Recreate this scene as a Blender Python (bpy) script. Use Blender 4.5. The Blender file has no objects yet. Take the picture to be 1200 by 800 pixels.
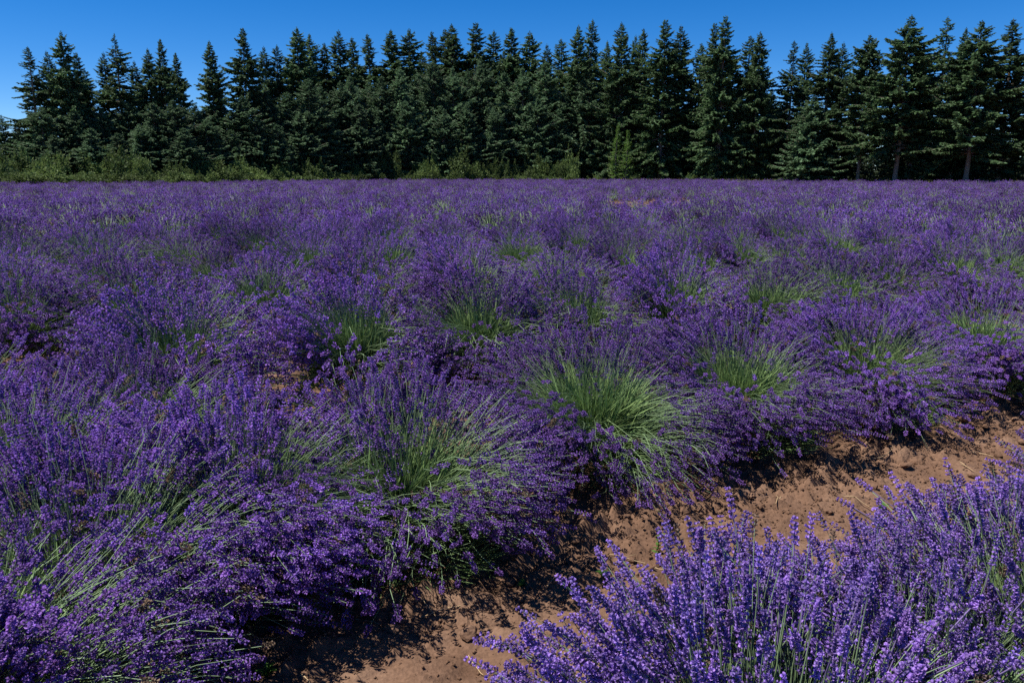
import bpy, math, random
import numpy as np
from mathutils import Vector, Matrix, Euler

random.seed(7)
RNG = np.random.default_rng(11)
R = math.radians
scene = bpy.context.scene
col = scene.collection

# ------------------------------------------------------------------ camera
CAM_H = 1.70
F_PX = 933.0                      # focal length in photo pixels (1200 wide)
PITCH = math.atan(197.0 / F_PX)   # horizon at photo row 203
cam_data = bpy.data.cameras.new('camera')
cam_data.sensor_width = 36.0
cam_data.lens = 36.0 * F_PX / 1200.0
cam_data.clip_start = 0.05
cam_data.clip_end = 6000
cam = bpy.data.objects.new('camera', cam_data)
cam.location = (0, 0, CAM_H)
cam.rotation_euler = (R(90) - PITCH, 0, 0)
col.objects.link(cam)
scene.camera = cam

# ------------------------------------------------------------------ sky and sun
SUN_EL = R(62)
SUN_AZ = R(-95)                   # clockwise from +Y: the sun stands to the left
world = bpy.data.worlds.new('World')
scene.world = world
world.use_nodes = True
nt = world.node_tree
nt.nodes.clear()
w_out = nt.nodes.new('ShaderNodeOutputWorld')
w_bg = nt.nodes.new('ShaderNodeBackground')
w_sky = nt.nodes.new('ShaderNodeTexSky')
w_hsv = nt.nodes.new('ShaderNodeHueSaturation')
w_sky.sky_type = 'NISHITA'
w_sky.sun_disc = False
w_sky.sun_elevation = SUN_EL
w_sky.sun_rotation = SUN_AZ
w_sky.altitude = 4000
w_sky.air_density = 1.0
w_sky.dust_density = 0.0
w_sky.ozone_density = 4.5
w_hsv.inputs['Saturation'].default_value = 1.35
w_hsv.inputs['Hue'].default_value = 0.506
w_bg.inputs['Strength'].default_value = 0.095
nt.links.new(w_sky.outputs[0], w_hsv.inputs['Color'])
nt.links.new(w_hsv.outputs[0], w_bg.inputs['Color'])
nt.links.new(w_bg.outputs[0], w_out.inputs['Surface'])

SUN_DIR = Vector((math.cos(SUN_EL) * math.sin(SUN_AZ), math.cos(SUN_EL) * math.cos(SUN_AZ), math.sin(SUN_EL)))
sun_data = bpy.data.lights.new('sun', 'SUN')
sun_data.energy = 5.0
sun_data.angle = R(0.53)
sun_data.color = (1.0, 0.955, 0.88)
sun = bpy.data.objects.new('sun', sun_data)
sun.location = (-60, 0, 80)
sun.rotation_euler = SUN_DIR.to_track_quat('Z', 'Y').to_euler()
col.objects.link(sun)

scene.view_settings.view_transform = 'Standard'
scene.view_settings.look = 'None'
scene.view_settings.gamma = 1.0
scene.view_settings.exposure = 0.55
scene.view_settings.use_curve_mapping = False
cy = scene.cycles
cy.max_bounces = 4
cy.diffuse_bounces = 2
cy.glossy_bounces = 2
cy.transmission_bounces = 3
cy.transparent_max_bounces = 4
cy.use_denoising = False
cy.caustics_reflective = False
cy.caustics_refractive = False

# ------------------------------------------------------------------ pixel helpers
SP, CP = math.sin(PITCH), math.cos(PITCH)

def at_height(px, py, z):
    """ground point seen at photo pixel (px, py) at height z"""
    u, m = (px - 600) / F_PX, (400 - py) / F_PX
    d = (u, CP + m * SP, -SP + m * CP)
    k = (z - CAM_H) / d[2]
    return d[0] * k, d[1] * k

def top_at(px, py, depth):
    """x and height of the point seen at (px, py) when it stands `depth` metres away"""
    m = (400 - py) / F_PX
    dz = depth * (m * CP - SP) / (CP + m * SP)
    zc = depth * CP - dz * SP
    return (px - 600) / F_PX * zc, CAM_H + dz

def field_depth(px):
    """distance of the far field edge along the bearing of photo column px"""
    return float(np.interp(px, [-300, 0, 200, 330, 450, 640, 800, 950, 1100, 1200, 1500],
                           [70, 80, 89, 104, 120, 128, 120, 107, 97, 93, 85]))

# ------------------------------------------------------------------ materials
def new_mat(name):
    m = bpy.data.materials.new(name)
    m.use_nodes = True
    t = m.node_tree
    t.nodes.clear()
    return m, t

def node(t, kind, **kw):
    n = t.nodes.new(kind)
    for k, v in kw.items():
        setattr(n, k, v)
    return n

def ramp(t, fac, stops):
    r = node(t, 'ShaderNodeValToRGB')
    e = r.color_ramp.elements
    e[0].position, e[0].color = stops[0][0], (*stops[0][1], 1)
    e[1].position, e[1].color = stops[-1][0], (*stops[-1][1], 1)
    for p, c in stops[1:-1]:
        k = e.new(p)
        k.color = (*c, 1)
    t.links.new(fac, r.inputs[0])
    return r.outputs[0]

def plant_mat(name, base, tip, translucent=0.25, vary=0.35, obj_vary=0.25, rough=0.65, spec=0.25, faded=None):
    """leafy material: attribute col.x runs from base to tip colour, col.y varies the brightness"""
    m, t = new_mat(name)
    a = node(t, 'ShaderNodeAttribute', attribute_name='col')
    s = node(t, 'ShaderNodeSeparateColor')
    t.links.new(a.outputs['Color'], s.inputs[0])
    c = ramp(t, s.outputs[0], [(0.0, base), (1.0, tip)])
    oi = node(t, 'ShaderNodeObjectInfo')
    v1 = node(t, 'ShaderNodeMapRange')
    v1.inputs['To Min'].default_value = 1 - vary
    v1.inputs['To Max'].default_value = 1 + vary
    t.links.new(s.outputs[1], v1.inputs[0])
    v2 = node(t, 'ShaderNodeMapRange')
    v2.inputs['To Min'].default_value = 1 - obj_vary
    v2.inputs['To Max'].default_value = 1 + obj_vary
    t.links.new(oi.outputs['Random'], v2.inputs[0])
    mul = node(t, 'ShaderNodeMath', operation='MULTIPLY')
    t.links.new(v1.outputs[0], mul.inputs[0])
    t.links.new(v2.outputs[0], mul.inputs[1])
    hsv = node(t, 'ShaderNodeHueSaturation')
    hv = node(t, 'ShaderNodeMapRange')
    hv.inputs['To Min'].default_value = 0.488
    hv.inputs['To Max'].default_value = 0.512
    t.links.new(s.outputs[2], hv.inputs[0])
    t.links.new(hv.outputs[0], hsv.inputs['Hue'])
    t.links.new(mul.outputs[0], hsv.inputs['Value'])
    if faded:                                  # a few spent, browned flower heads
        gt = node(t, 'ShaderNodeMath', operation='GREATER_THAN')
        gt.inputs[1].default_value = 0.955
        t.links.new(s.outputs[2], gt.inputs[0])
        fm = node(t, 'ShaderNodeMix', data_type='RGBA')
        t.links.new(gt.outputs[0], fm.inputs['Factor'])
        t.links.new(c, fm.inputs['A'])
        fm.inputs['B'].default_value = (*faded, 1)
        c = fm.outputs['Result']
    t.links.new(c, hsv.inputs['Color'])
    p = node(t, 'ShaderNodeBsdfPrincipled')
    p.inputs['Roughness'].default_value = rough
    p.inputs['Specular IOR Level'].default_value = spec
    t.links.new(hsv.outputs[0], p.inputs['Base Color'])
    o = node(t, 'ShaderNodeOutputMaterial')
    if translucent > 0:
        tr = node(t, 'ShaderNodeBsdfTranslucent')
        t.links.new(hsv.outputs[0], tr.inputs['Color'])
        mx = node(t, 'ShaderNodeMixShader')
        mx.inputs[0].default_value = translucent
        t.links.new(p.outputs[0], mx.inputs[1])
        t.links.new(tr.outputs[0], mx.inputs[2])
        t.links.new(mx.outputs[0], o.inputs[0])
    else:
        t.links.new(p.outputs[0], o.inputs[0])
    return m

M = {}
M['bloom'] = plant_mat('lavender_bloom', (0.150, 0.100, 0.240), (0.295, 0.138, 0.575), 0.30, 0.55, 0.34, faded=(0.20, 0.135, 0.10))
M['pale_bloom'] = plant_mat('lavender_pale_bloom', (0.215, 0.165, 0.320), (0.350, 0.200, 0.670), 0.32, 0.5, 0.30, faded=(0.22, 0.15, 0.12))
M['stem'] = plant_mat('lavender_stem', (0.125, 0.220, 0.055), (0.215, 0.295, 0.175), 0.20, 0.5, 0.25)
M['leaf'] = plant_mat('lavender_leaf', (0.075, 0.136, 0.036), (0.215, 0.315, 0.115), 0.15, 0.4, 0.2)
M['dry'] = plant_mat('dry_straw', (0.33, 0.22, 0.12), (0.44, 0.33, 0.19), 0.0, 0.3, 0.2)
M['weed'] = plant_mat('weed_leaf', (0.055, 0.13, 0.02), (0.11, 0.24, 0.035), 0.3, 0.3, 0.1)
M['fir'] = plant_mat('fir_needles', (0.038, 0.074, 0.032), (0.104, 0.178, 0.072), 0.30, 0.5, 0.25)
M['young_fir'] = plant_mat('young_fir_needles', (0.050, 0.100, 0.048), (0.128, 0.215, 0.104), 0.30, 0.5, 0.22)
M['sapling'] = plant_mat('sapling_needles', (0.075, 0.14, 0.026), (0.16, 0.29, 0.055), 0.35, 0.4, 0.1)
M['shrub'] = plant_mat('shrub_leaves', (0.050, 0.080, 0.024), (0.155, 0.220, 0.066), 0.35, 0.5, 0.42)
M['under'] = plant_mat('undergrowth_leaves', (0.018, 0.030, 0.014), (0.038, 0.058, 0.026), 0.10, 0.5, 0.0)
M['grass'] = plant_mat('dry_grass', (0.12, 0.13, 0.045), (0.27, 0.25, 0.11), 0.2, 0.4, 0.0)

def bark_mat():
    m, t = new_mat('conifer_bark')
    tc = node(t, 'ShaderNodeTexCoord')
    mp = node(t, 'ShaderNodeMapping')
    mp.inputs['Scale'].default_value = (6, 6, 1.2)
    n = node(t, 'ShaderNodeTexNoise')
    n.inputs['Scale'].default_value = 3
    n.inputs['Detail'].default_value = 6
    t.links.new(tc.outputs['Object'], mp.inputs[0])
    t.links.new(mp.outputs[0], n.inputs['Vector'])
    c = ramp(t, n.outputs[0], [(0.3, (0.10, 0.078, 0.058)), (0.7, (0.30, 0.25, 0.20))])
    p = node(t, 'ShaderNodeBsdfPrincipled')
    p.inputs['Roughness'].default_value = 0.9
    b = node(t, 'ShaderNodeBump')
    b.inputs['Strength'].default_value = 0.6
    b.inputs['Distance'].default_value = 0.05
    t.links.new(n.outputs[0], b.inputs['Height'])
    t.links.new(c, p.inputs['Base Color'])
    t.links.new(b.outputs[0], p.inputs['Normal'])
    o = node(t, 'ShaderNodeOutputMaterial')
    t.links.new(p.outputs[0], o.inputs[0])
    return m
M['bark'] = bark_mat()

def soil_mat(name, dark, mid, light, bump=0.5):
    m, t = new_mat(name)
    tc = node(t, 'ShaderNodeNewGeometry')
    n1 = node(t, 'ShaderNodeTexNoise')
    n1.inputs['Scale'].default_value = 2.3
    n1.inputs['Detail'].default_value = 8
    n1.inputs['Roughness'].default_value = 0.62
    n2 = node(t, 'ShaderNodeTexNoise')
    n2.inputs['Scale'].default_value = 55
    n2.inputs['Detail'].default_value = 8
    n2.inputs['Roughness'].default_value = 0.7
    n3 = node(t, 'ShaderNodeTexVoronoi')
    n3.inputs['Scale'].default_value = 70
    for n in (n1, n2, n3):
        t.links.new(tc.outputs['Position'], n.inputs['Vector'])
    c = ramp(t, n1.outputs[0], [(0.30, dark), (0.5, mid), (0.72, light)])
    c2 = ramp(t, n2.outputs[0], [(0.32, (0.62, 0.60, 0.58)), (0.55, (1, 1, 1)), (0.75, (1.18, 1.16, 1.12))])
    mx = node(t, 'ShaderNodeMix', data_type='RGBA', blend_type='MULTIPLY')
    mx.inputs['Factor'].default_value = 1
    t.links.new(c, mx.inputs['A'])
    t.links.new(c2, mx.inputs['B'])
    p = node(t, 'ShaderNodeBsdfPrincipled')
    p.inputs['Roughness'].default_value = 0.95
    p.inputs['Specular IOR Level'].default_value = 0.15
    t.links.new(mx.outputs['Result'], p.inputs['Base Color'])
    ad = node(t, 'ShaderNodeMath', operation='ADD')
    t.links.new(n2.outputs[0], ad.inputs[0])
    sc = node(t, 'ShaderNodeMath', operation='MULTIPLY')
    sc.inputs[1].default_value = 0.6
    t.links.new(n3.outputs['Distance'], sc.inputs[0])
    t.links.new(sc.outputs[0], ad.inputs[1])
    b = node(t, 'ShaderNodeBump')
    b.inputs['Strength'].default_value = bump
    b.inputs['Distance'].default_value = 0.012
    t.links.new(ad.outputs[0], b.inputs['Height'])
    t.links.new(b.outputs[0], p.inputs['Normal'])
    o = node(t, 'ShaderNodeOutputMaterial')
    t.links.new(p.outputs[0], o.inputs[0])
    return m
M['soil'] = soil_mat('field_soil', (0.118, 0.066, 0.041), (0.172, 0.100, 0.064), (0.235, 0.146, 0.098))
M['verge'] = soil_mat('verge_ground', (0.10, 0.095, 0.04), (0.17, 0.15, 0.07), (0.24, 0.20, 0.11))

# ------------------------------------------------------------------ mesh helpers
class Build:
    """collects triangle batches; col = (along, brightness, hue) per vertex"""
    def __init__(self):
        self.v, self.f, self.c, self.m, self.n = [], [], [], [], 0
    def add(self, v, f, c, mat=0):
        v = np.asarray(v, np.float32).reshape(-1, 3)
        f = np.asarray(f, np.int64).reshape(-1, 3)
        self.v.append(v)
        self.f.append(f + self.n)
        self.c.append(np.asarray(c, np.float32).reshape(-1, 3))
        self.m.append(np.full(len(f), mat, np.int32))
        self.n += len(v)
    def mesh(self, name, mats, smooth=False):
        v, f, c, mi = (np.concatenate(x) for x in (self.v, self.f, self.c, self.m))
        me = bpy.data.meshes.new(name)
        me.vertices.add(len(v))
        me.vertices.foreach_set('co', v.ravel())
        me.loops.add(len(f) * 3)
        me.loops.foreach_set('vertex_index', f.ravel().astype(np.int32))
        me.polygons.add(len(f))
        me.polygons.foreach_set('loop_start', np.arange(0, len(f) * 3, 3, dtype=np.int32))
        me.polygons.foreach_set('material_index', mi)
        if smooth:
            me.polygons.foreach_set('use_smooth', np.ones(len(f), bool))
        for k in (mats if isinstance(mats, (list, tuple)) else [mats]):
            me.materials.append(k)
        me.update(calc_edges=True)
        at = me.attributes.new('col', 'FLOAT_COLOR', 'POINT')
        at.data.foreach_set('color', np.concatenate([c, np.ones((len(c), 1), np.float32)], 1).ravel())
        return me

def unit(a):
    return a / np.maximum(np.linalg.norm(a, axis=-1, keepdims=True), 1e-9)

def tubes(B, pts, rad, sides, c0, c1, rnd, hue, mat=0):
    """pts (n,k,3), rad (k,) or (n,k); one tube per row of points"""
    n, k, _ = pts.shape
    rad = np.broadcast_to(rad, (n, k))
    tan = unit(np.gradient(pts, axis=1))
    ref = np.where(np.abs(tan[..., 2:3]) > 0.9, np.array([1.0, 0, 0]), np.array([0, 0, 1.0]))
    s1 = unit(np.cross(tan, ref))
    s2 = np.cross(tan, s1)
    a = np.arange(sides) * 2 * math.pi / sides
    ring = (np.cos(a)[:, None] * s1[:, :, None, :] + np.sin(a)[:, None] * s2[:, :, None, :])
    v = pts[:, :, None, :] + rad[:, :, None, None] * ring
    idx = np.arange(n * k * sides).reshape(n, k, sides)
    i0, i1 = idx[:, :-1, :], idx[:, 1:, :]
    j0, j1 = np.roll(i0, -1, 2), np.roll(i1, -1, 2)
    f = np.concatenate([np.stack([i0, j0, j1], -1).reshape(-1, 3), np.stack([i0, j1, i1], -1).reshape(-1, 3)])
    along = np.linspace(c0, c1, k)[None, :, None] * np.ones((n, 1, sides))
    c = np.stack([along, np.broadcast_to(rnd[:, None, None], along.shape), np.broadcast_to(hue[:, None, None], along.shape)], -1)
    B.add(v, f, c, mat)

def kites(B, p, d, side, length, width, rnd, hue, c0=0.0, c1=1.0, mat=0, wide_at=0.45, sag=0.0):
    """leaf-like 4-point blades folded along the middle: p base, d direction, side sideways (all (n,3))"""
    n = len(p)
    length = np.broadcast_to(length, (n,))[:, None]
    width = np.broadcast_to(width, (n,))[:, None]
    tip = p + d * length
    tip[:, 2] -= sag * length[:, 0]
    mid = p + d * length * wide_at
    v = np.stack([p, mid + side * width * 0.5, tip, mid - side * width * 0.5], 1)
    b = np.arange(n)[:, None] * 4
    f = np.concatenate([b + np.array([[0, 1, 2]]), b + np.array([[0, 2, 3]])])
    cm = c0 + (c1 - c0) * wide_at
    al = np.broadcast_to(np.array([c0, cm, c1, cm])[None, :], (n, 4))
    c = np.stack([al, np.broadcast_to(rnd[:, None], (n, 4)), np.broadcast_to(hue[:, None], (n, 4))], -1)
    B.add(v, f, c, mat)

def rand_dirs(n, rng):
    return unit(rng.normal(size=(n, 3)))

def add_obj(name, me, parent=None, **props):
    o = bpy.data.objects.new(name, me)
    col.objects.link(o)
    o.parent = parent
    for k, v in props.items():
        o[k] = v
    return o

def empty(name, loc, rz=0.0, scale=1.0, tilt=(0, 0), **props):
    o = bpy.data.objects.new(name, None)
    o.empty_display_size = 0.2
    o.location = loc
    o.rotation_euler = (tilt[0], tilt[1], rz)
    o.scale = (scale,) * 3 if not isinstance(scale, tuple) else scale
    col.objects.link(o)
    for k, v in props.items():
        o[k] = v
    return o

# ------------------------------------------------------------------ value noise for the ground
def vnoise(x, y, seed):
    r = np.random.default_rng(seed)
    tab = r.random((256, 256))
    xi, yi = np.floor(x).astype(int), np.floor(y).astype(int)
    xf, yf = x - xi, y - yi
    xf, yf = xf * xf * (3 - 2 * xf), yf * yf * (3 - 2 * yf)
    g = lambda a, b: tab[a % 256, b % 256]
    return (g(xi, yi) * (1 - xf) * (1 - yf) + g(xi + 1, yi) * xf * (1 - yf) + g(xi, yi + 1) * (1 - xf) * yf + g(xi + 1, yi + 1) * xf * yf)

ROW_ANG = R(31.0)
ROW_U = np.array([math.cos(ROW_ANG), math.sin(ROW_ANG)])
ROW_N = np.array([-ROW_U[1], ROW_U[0]])
ROW1 = np.array([0.42, 4.25])
ROW_GAP = 2.35

def row_coord(x, y):
    """signed distance from row 1 across the rows"""
    return (x - ROW1[0]) * ROW_N[0] + (y - ROW1[1]) * ROW_N[1]

def ground_z(x, y):
    x, y = np.asarray(x, float), np.asarray(y, float)
    near = np.clip(1 - (np.hypot(x, y) - 9) / 8, 0, 1)
    q = row_coord(x, y)
    ph = (q / ROW_GAP) % 1.0                               # 0 on a row, 0.5 mid-path
    rim = np.exp(-((np.abs(ph - 0.5) - 0.24) / 0.10) ** 2)   # rough ridges at the path's sides
    z = 0.045 * (np.cos(ph * 2 * math.pi) * 0.5) * near
    z = z + near * 0.05 * (vnoise(x * 1.3, y * 1.3, 1) - 0.5)
    rough = 0.66 + 0.95 * rim * (0.45 + 1.1 * vnoise(x * 1.1 + 7, y * 1.1, 9))
    z = z + near * rough * 0.060 * (vnoise(x * 6, y * 6, 2) - 0.5)
    z = z + near * rough * 0.034 * (vnoise(x * 14, y * 14, 3) - 0.5)
    lump = np.maximum(vnoise(x * 24, y * 24, 4) - 0.55, 0)
    z = z + near * rough * 0.085 * lump
    z = z + near * rough * 0.030 * (vnoise(x * 45, y * 45, 5) - 0.5)
    return z

# ------------------------------------------------------------------ ground
def graded(lo, hi, step, far):
    a = list(np.arange(lo, hi + 1e-6, step))
    s, x = step, hi
    while x < far:
        s *= 1.22
        x += s
        a.append(x)
    s, x = step, lo
    while x > -far:
        s *= 1.22
        x -= s
        a.insert(0, x)
    return np.array(a)

def build_ground():
    gx, gy = graded(-3.2, 5.4, 0.027, 2500), graded(0.9, 6.6, 0.027, 2500)
    X, Y = np.meshgrid(gx, gy)
    Z = ground_z(X, Y)
    v = np.stack([X, Y, Z], -1).reshape(-1, 3)
    idx = np.arange(len(gx) * len(gy)).reshape(len(gy), len(gx))
    a, b, c, d = idx[:-1, :-1], idx[:-1, 1:], idx[1:, 1:], idx[1:, :-1]
    f = np.concatenate([np.stack([a, b, c], -1).reshape(-1, 3), np.stack([a, c, d], -1).reshape(-1, 3)])
    B = Build()
    B.add(v, f, np.zeros((len(v), 3)))
    add_obj('ground', B.mesh('ground', M['soil'], True), kind='structure')
build_ground()

def build_verge():
    """dry grass strip and forest floor beyond the far edge of the field"""
    B = Build()
    v, n = [], 60
    for i in range(n + 1):
        px = -350 + 1900 * i / n
        for k in (0.0, 4.0, 12.0, 60.0, 900.0):
            D = field_depth(px) + k + (0.5 * math.sin(i * 1.7) if k == 0 else 0)
            v.append(((px - 600) / F_PX * D, D, 0.05 + 0.02 * math.sin(i * 2.3)))
    f = []
    for i in range(n):
        for k in range(4):
            a = i * 5 + k
            f += [(a, a + 5, a + 6), (a, a + 6, a + 1)]
    B.add(v, f, np.zeros((len(v), 3)))
    add_obj('verge', B.mesh('verge', M['verge'], True), kind='structure')
build_verge()

# ------------------------------------------------------------------ lavender
def stem_curves(n, k, rng, open_centre, spread, length):
    """curved stems fanning out of the crown of one bush -> points (n,k,3)"""
    u, w = rng.random(n), rng.random(n)
    # the bushes have flopped open towards the path (-y): stems stand at the back, lie at the front
    phi = rng.uniform(0, 2 * math.pi, n)
    tuft = np.sin(phi * 3 + rng.uniform(0, 6)) * 0.22 + np.sin(phi * 5 + rng.uniform(0, 6)) * 0.18
    phi = phi + tuft
    f = (0.5 * (1 - np.sin(phi))) ** 1.0
    lo = 16 + 8 * open_centre + (30 + 22 * open_centre) * f
    hi = 70 + 42 * f
    th1 = lo + (hi - lo) * w
    th1 = np.where(u < 0.05, rng.uniform(4, 26, n), np.where(u > 0.80, rng.uniform(78, 110, n), th1)) * spread
    th1 = np.radians(th1)
    th1 = th1 * (1 + 0.12 * np.sin(phi * 4 + rng.uniform(0, 6)))
    th0 = th1 * rng.uniform(0.35, 0.75, n)
    rb = 0.26 * np.sqrt(rng.random(n)) * (0.4 + 0.6 * th1 / math.pi * 2)
    pj = phi + rng.normal(0, 0.55, n)
    zb = 1.0 if k > 4 else 1.25
    base = np.stack([rb * np.cos(pj), rb * np.sin(pj), zb * rng.uniform(0.10, 0.31, n) * (1 - 0.35 * rb / 0.26)], -1)
    L = length * (0.60 + 0.48 * rng.random(n) ** 0.75)
    phi1 = phi + rng.normal(0, 0.34, n)
    t = np.linspace(0, 1, k)
    th = th0[:, None] + (th1 - th0)[:, None] * t[None, :] ** 1.3
    ph = phi[:, None] + (phi1 - phi)[:, None] * t
    d = np.stack([np.sin(th) * np.cos(ph), np.sin(th) * np.sin(ph), np.cos(th)], -1)
    seg = (L / (k - 1))[:, None, None] * (d[:, 1:] + d[:, :-1]) * 0.5
    p = np.concatenate([base[:, None, :], base[:, None, :] + np.cumsum(seg, 1)], 1)
    bend = rng.normal(0, 0.020, (n, 1, 3)) * np.sin(math.pi * t)[None, :, None] + rng.normal(0, 0.013, (n, 1, 3)) * np.sin(2 * math.pi * t)[None, :, None]
    p = p + bend
    zmin = 0.035 + 0.09 * rng.random(n)
    p[:, 1:, 2] = np.maximum(p[:, 1:, 2], zmin[:, None])
    return p

def florets(B, pts, rng, whorls, per, spike, flen, fwid, quads=4, gap_whorl=True):
    """flower spikes on the ends of the stems: flared little cups set in whorls"""
    n = len(pts)
    tip = pts[:, -1]
    tan = unit(pts[:, -1] - pts[:, -2])
    sp = spike * rng.uniform(0.65, 1.3, n)
    s = np.linspace(0, 1, whorls)[None, :] * np.ones((n, 1))
    off = (s - 1) * sp[:, None] + 0.01
    if gap_whorl:
        low = rng.random(n) < 0.45
        off[:, 0] -= np.where(low, 0.022 + 0.015 * rng.random(n), 0)
    c = tip[:, None, :] + tan[:, None, :] * off[..., None]
    ref = np.where(np.abs(tan[:, 2:3]) > 0.9, np.array([1.0, 0, 0]), np.array([0, 0, 1.0]))
    s1 = unit(np.cross(tan, ref))
    s2 = np.cross(tan, s1)
    a = (np.arange(per) * 2 * math.pi / per)[None, None, :] + rng.uniform(0, 6.28, (n, whorls, 1)) + rng.normal(0, 0.25, (n, whorls, per))
    taper = 1.0 - 0.30 * s ** 2
    o = np.cos(a)[..., None] * s1[:, None, None, :] + np.sin(a)[..., None] * s2[:, None, None, :]
    d = unit(o + tan[:, None, None, :] * rng.uniform(0.35, 0.95, a.shape)[..., None])
    ln = flen * taper[..., None] * rng.uniform(0.7, 1.3, a.shape)
    keep = (rng.random(a.shape) < 0.93).ravel()
    base = np.broadcast_to(c[:, :, None, :], d.shape).reshape(-1, 3)[keep]
    d = d.reshape(-1, 3)[keep]
    ln = ln.reshape(-1)[keep]
    q1 = unit(np.cross(d, np.broadcast_to(tan[:, None, None, :], (*a.shape, 3)).reshape(-1, 3)[keep] + 0.01))
    q2 = np.cross(d, q1)
    m = len(base)
    w = fwid * rng.uniform(0.75, 1.25, m)
    end = base + d * ln[:, None]
    rim_a = np.arange(quads) * 2 * math.pi / quads
    rim = end[:, None, :] + w[:, None, None] * 0.5 * (np.cos(rim_a)[:, None] * q1[:, None, :] + np.sin(rim_a)[:, None] * q2[:, None, :])
    rim += d[:, None, :] * (rng.uniform(-0.35, 0.1, (m, quads)) * ln[:, None])[..., None]
    v = np.concatenate([base[:, None, :], rim], 1)
    b = np.arange(m)[:, None] * (quads + 1)
    f = np.concatenate([b + np.array([[0, 1 + i, 1 + (i + 1) % quads]]) for i in range(quads)])
    al = np.concatenate([np.zeros((m, 1)), rng.uniform(0.55, 1.0, (m, quads))], 1)
    spike_r = np.broadcast_to(rng.random(n)[:, None, None], a.shape).reshape(-1)[keep]
    br = np.clip(0.55 * spike_r + 0.45 * rng.random(m), 0, 1)
    hu = np.broadcast_to(rng.random(n)[:, None, None], a.shape).reshape(-1)[keep]
    cc = np.stack([al, np.broadcast_to(br[:, None], al.shape), np.broadcast_to(hu[:, None], al.shape)], -1)
    B.add(v, f, cc)

def leaf_mound(B, n, rng, rad=0.44, h=0.43, ln=0.13, wd=0.010):
    phi = rng.uniform(0, 2 * math.pi, n)
    r = np.sqrt(rng.random(n))
    p = np.stack([rad * r * np.cos(phi), rad * r * np.sin(phi), h * (1 - r ** 2) * rng.uniform(0.35, 1.0, n) + 0.02], -1)
    d = unit(np.stack([r * np.cos(phi), r * np.sin(phi), 0.35 + 0.9 * (1 - r)], -1) + 0.45 * rng.normal(size=(n, 3)) * np.array([1, 1, 0.5]))
    side = unit(np.cross(d, rand_dirs(n, rng)))
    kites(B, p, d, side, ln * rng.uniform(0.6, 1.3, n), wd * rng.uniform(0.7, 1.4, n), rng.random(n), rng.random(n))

def leafy_tuft(B, n, rng, wd):
    """pale leafy shoots without bloom that fill the open heart of a bush"""
    phi = rng.uniform(0, 2 * math.pi, n)
    th = np.radians(rng.uniform(0, 62, n))
    r = 0.20 * np.sqrt(rng.random(n))
    p = np.stack([r * np.cos(phi), r * np.sin(phi) - 0.03, rng.uniform(0.20, 0.38, n)], -1)
    d = unit(np.stack([np.sin(th) * np.cos(phi), np.sin(th) * np.sin(phi), np.cos(th)], -1) + rng.normal(0, 0.12, (n, 3)))
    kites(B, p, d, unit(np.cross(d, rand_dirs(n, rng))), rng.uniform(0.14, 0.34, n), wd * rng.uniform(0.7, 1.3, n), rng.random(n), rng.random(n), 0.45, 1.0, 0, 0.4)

def lavender_meshes(seed, lod, openc=1.0, bloom=1.0):
    """-> (foliage mesh, stem mesh, bloom mesh) of one bush"""
    rng = np.random.default_rng(seed)
    n, k, sides, rad, wh, per, fl, fw, q, nleaf, lw = {
        'near': (2000, 6, 3, 0.00125, 6, 5, 0.0140, 0.0085, 3, 4200, 0.0055),
        'mid': (1500, 4, 3, 0.0017, 4, 3, 0.020, 0.0150, 3, 1500, 0.011),
        'far': (700, 3, 2, 0.0032, 2, 3, 0.038, 0.0300, 3, 420, 0.022),
    }[lod]
    spread = rng.uniform(0.92, 1.06)
    p = stem_curves(n, k, rng, openc, spread, 0.62)
    BL, BS, BB = Build(), Build(), Build()
    leaf_mound(BL, nleaf, rng, wd=lw, h=0.43 if lod == 'near' else 0.50)
    leafy_tuft(BL, int({'near': 620, 'mid': 460, 'far': 250}[lod] * openc), rng, {'near': 0.0055, 'mid': 0.010, 'far': 0.020}[lod])
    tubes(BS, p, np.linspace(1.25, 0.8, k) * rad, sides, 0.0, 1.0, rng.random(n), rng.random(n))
    has = rng.random(n) < 0.94 * bloom
    florets(BB, p[has], rng, wh, per, 0.062 if lod != 'far' else 0.045, fl, fw, q, lod != 'far')
    nm = 'lavender_%s_%d_' % (lod, seed)
    return (BL.mesh(nm + 'foliage', M['leaf']), BS.mesh(nm + 'stems', M['stem']), BB.mesh(nm + 'bloom', M['bloom']))

PROTO = {
    'near': [lavender_meshes(100 + i, 'near', (0.8, 2.0, 1.6, 1.7)[i]) for i in range(4)],
    'mid': [lavender_meshes(200 + i, 'mid', (0.7, 1.5, 1.1, 1.9, 2.2, 1.9)[i], (1, .95, 1, .92, .92, .55)[i]) for i in range(6)],
    'far': [lavender_meshes(300 + i, 'far', (0.7, 1.5, 1.1, 1.9, 2.2, 1.9)[i], (1, .95, 1, .9, .88, .45)[i]) for i in range(6)],
}

def lavender_bush(x, y, rz, scale, tilt, lod, which, label, group):
    root = empty('lavender_bush', (x, y, float(ground_z(x, y)) - 0.01), rz, scale, tilt, label=label, category='lavender', group=group)
    for nm, me in zip(('foliage', 'flower_stems', 'flower_spikes'), PROTO[lod][which]):
        add_obj(nm, me, root, kind='stuff')
    return root

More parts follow.
